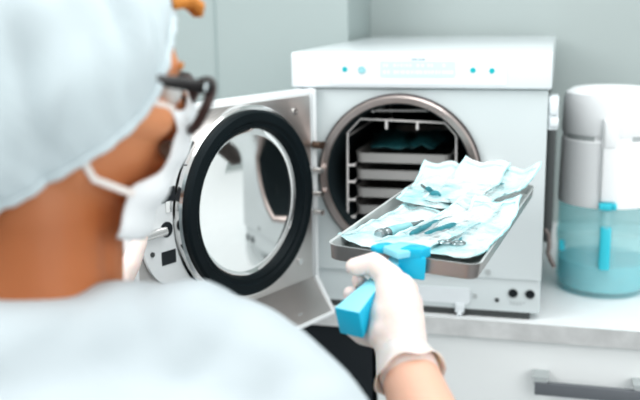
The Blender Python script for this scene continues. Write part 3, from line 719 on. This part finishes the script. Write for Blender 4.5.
def cuff(p, d, r0, r1, l, parent, wob=.003):
    d = d.normalized(); a = d.cross(V(0, 0, 1)).normalized(); c = d.cross(a); bm = nb(); R = []
    for i in range(9):
        t = i/8; rr2 = r0+(r1-r0)*t**1.3
        R.append([bm.verts.new(p+d*(l*t+ (wob*math.sin(j*.9)*t)) + (a*math.cos(2*math.pi*j/40)+c*math.sin(2*math.pi*j/40))*(rr2+wob*t*noise.noise(Vector((math.cos(j*.157)*2, math.sin(j*.157)*2, t*2))))) for j in range(40)])
    for A_, B_ in zip(R, R[1:]):
        for j in range(40): bm.faces.new((A_[j], A_[(j+1) % 40], B_[(j+1) % 40], B_[j]))
    rim_ = [v.co.copy() for v in R[-1]]
    o = obj('cuff', bm, 'glove', parent, angle=180); m2 = o.modifiers.new('s', 'SOLIDIFY'); m2.thickness = .001
    return o
cuff(wr_+fd*.004, fd, .0300, .0400, .034, glove)

# left glove: steadies the free edge of the door, thumb on the inner side
dw = Matrix.Translation(W(0, 0, 0)) @ dm
def dl(x, y, z): return dw @ Vector((x, y, z)) - P0
LG = [('c', wrL, dl(.485, -.020, .190), .027, .030), ('c', dl(.480, -.026, .185), dl(.480, -.042, .215), .028, .024)]
LG += chain([dl(.508, .006, .168), dl(.500, .024, .192), dl(.486, .028, .214), dl(.464, .026, .242)], [.020, .0170, .0160, .0125])
for k, z in enumerate((.250, .228, .206, .184)):
    LG += chain([dl(.478, -.052, z-.012), dl(.462, -.070, z), dl(.438, -.071, z+.004), dl(.418, -.069, z+.006)], [.0125, .0115, .0105, .009])
lgl = link('glove', blob_mesh(LG, .0024, 7, lambda co: .0006*noise.noise(co*60)), 'glove', person, angle=180); tag(lgl, 'pale latex glove on the left hand at the door edge')
cuff(wrL, (elL-wrL), .0300, .0380, .045, lgl)

# ================================================================== water dispenser on the worktop
wd = thing('water_dispenser', 'white water dispenser with a clear blue tank right of the autoclave', 'water dispenser', W(.594, .245, 0))
b = nb(); add_lathe(b, [(0, .002), (.082, .002), (.090, .010), (.0935, .03), (.0935, .190), (.090, .190), (.090, .03), (.086, .012), (0, .007)], 72); obj('tank', b, 'tank', wd)
b = nb(); add_lathe(b, [(0, .009), (.085, .012), (.0885, .03), (.0885, .066), (0, .066)], 72); obj('water', b, 'water', wd)
b = nb(); add_lathe(b, [(.0945, .100), (.0952, .104), (.0952, .124), (.0945, .128)], 72); obj('tank_band', b, 'tank', wd)
b = nb(); add_lathe(b, [(0, .188), (.0945, .188), (.0950, .195), (.0925, .318), (.090, .321), (0, .321)], 72); obj('upper_body', b, 'dispenser', wd)
b = nb(); add_lathe(b, [(0, .318), (.0900, .318), (.0900, .332), (0, .332)], 72); obj('neck_ring', b, 'dispenser', wd)
for a0, a1 in ((205, 250), (296, 340)):
    b = nb(); aa = [math.radians(a0+(a1-a0)*i/10) for i in range(11)]
    add_prism(b, [(.0908*math.cos(t_), .0908*math.sin(t_)) for t_ in aa]+[(.088*math.cos(t_), .088*math.sin(t_)) for t_ in reversed(aa)], .3185, .3300); obj('vent_slot', b, 'slot', wd)
b = nb(); add_lathe(b, [(0, .330), (.0915, .330), (.0930, .334), (.0915, .395), (.0870, .410), (.074, .418), (.060, .4185), (.057, .4165), (0, .4165)], 72); obj('lid', b, 'dispenser', wd)
b = nb(); add_box(b, (-.002, -.094, .285), (.030, .020, .165), bev=.006, seg=3); add_box(b, (-.002, -.100, .335), (.024, .014, .05), bev=.005); obj('spout_column', b, 'dispenser', wd)
b = nb(); add_box(b, (-.002, -.098, .195), (.024, .022, .014), bev=.004); add_box(b, (-.014, -.102, .196), (.008, .022, .012), bev=.003); add_box(b, (.012, -.102, .196), (.008, .022, .012), bev=.003); obj('tap', b, 'stem', wd)
b = nb(); add_lathe(b, [(0, .150), (.0085, .150), (.0085, .186), (0, .186)], 20, Matrix.Translation((-.002, -.098, 0))); obj('spout_tube', b, 'tank', wd)
b = nb(); add_box(b, (-.002, -.0985, .110), (.021, .014, .088), bev=.004); obj('tank_handle', b, 'stem', wd)
for x in (-.083, .083):
    b = nb(); add_box(b, (x, -.043, .098), (.012, .012, .022), bev=.003); obj('side_clip', b, 'stem', wd)

# ================================================================== camera
cam = bpy.data.cameras.new('camera'); co = bpy.data.objects.new('camera', cam); C.objects.link(co)
yw, pt, rl, f = .2608, .2143, -.0157, 894.65
fw = Vector((-math.sin(yw)*math.cos(pt), math.cos(yw)*math.cos(pt), -math.sin(pt))); ri = Vector((math.cos(yw), math.sin(yw), 0)); up = ri.cross(fw)
r2 = ri*math.cos(rl)+up*math.sin(rl); u2 = up*math.cos(rl)-ri*math.sin(rl)
co.matrix_world = Matrix(((r2.x, u2.x, -fw.x, .4897), (r2.y, u2.y, -fw.y, -1.6469), (r2.z, u2.z, -fw.z, .5883+Z0), (0, 0, 0, 1)))
cam.sensor_width = 36; cam.lens = f*36/640; cam.clip_start = .02
cam.dof.use_dof = True; cam.dof.focus_distance = 1.25; cam.dof.aperture_fstop = 3.1
bpy.context.scene.camera = co

# ================================================================== light
wld = bpy.data.worlds.new('world'); bpy.context.scene.world = wld; wld.use_nodes = True
nt = wld.node_tree; bg = nt.nodes['Background']
tc = nt.nodes.new('ShaderNodeTexCoord'); sp = nt.nodes.new('ShaderNodeSeparateXYZ'); rp = nt.nodes.new('ShaderNodeValToRGB'); mr = nt.nodes.new('ShaderNodeMapRange')
nt.links.new(tc.outputs['Generated'], sp.inputs[0]); nt.links.new(sp.outputs['Z'], mr.inputs['Value']); mr.inputs['From Min'].default_value = -1
nt.links.new(mr.outputs['Result'], rp.inputs['Fac']); nt.links.new(rp.outputs['Color'], bg.inputs['Color'])
rp.color_ramp.elements[0].color = (.42, .45, .46, 1); rp.color_ramp.elements[1].color = (.95, .995, 1, 1); rp.color_ramp.elements[0].position = .35; rp.color_ramp.elements[1].position = .75
bg.inputs['Strength'].default_value = .95
def area(name, loc, to, size, power, col=(1, 1, 1)):
    l = bpy.data.lights.new(name, 'AREA'); l.shape = 'RECTANGLE'; l.size, l.size_y = size; l.energy = power; l.color = col
    o = bpy.data.objects.new(name, l); C.objects.link(o); o.location = loc
    o.rotation_euler = (Vector(to)-Vector(loc)).to_track_quat('-Z', 'Y').to_euler()
area('ceiling_panel', (.5, -.6, 2.65), (.4, -.4, .9), (1.6, 1.2), 22, (.96, .99, 1))
area('right_area', (2.6, -1.6, 1.9), (.3, -.4, 1.1), (1.6, 1.4), 13, (.95, .99, 1))  # unseen area lamp added for soft light from the right
area('left_fill', (-1.2, -1.6, 2.4), (.6, .25, 1.0), (1.2, 1.2), 30, (.97, .99, 1))  # added fill lamp, lifts the dim left side of the dispenser
area('front_fill', (1.9, -2.3, 1.7), (.45, 0, .95), (1.2, 1.4), 18, (1, .99, .98))  # added fill lamp behind the camera, brightens worktop and cabinet
vs = bpy.context.scene.view_settings
vs.view_transform = 'Standard'; vs.look = 'Medium High Contrast'; vs.exposure = -0.38
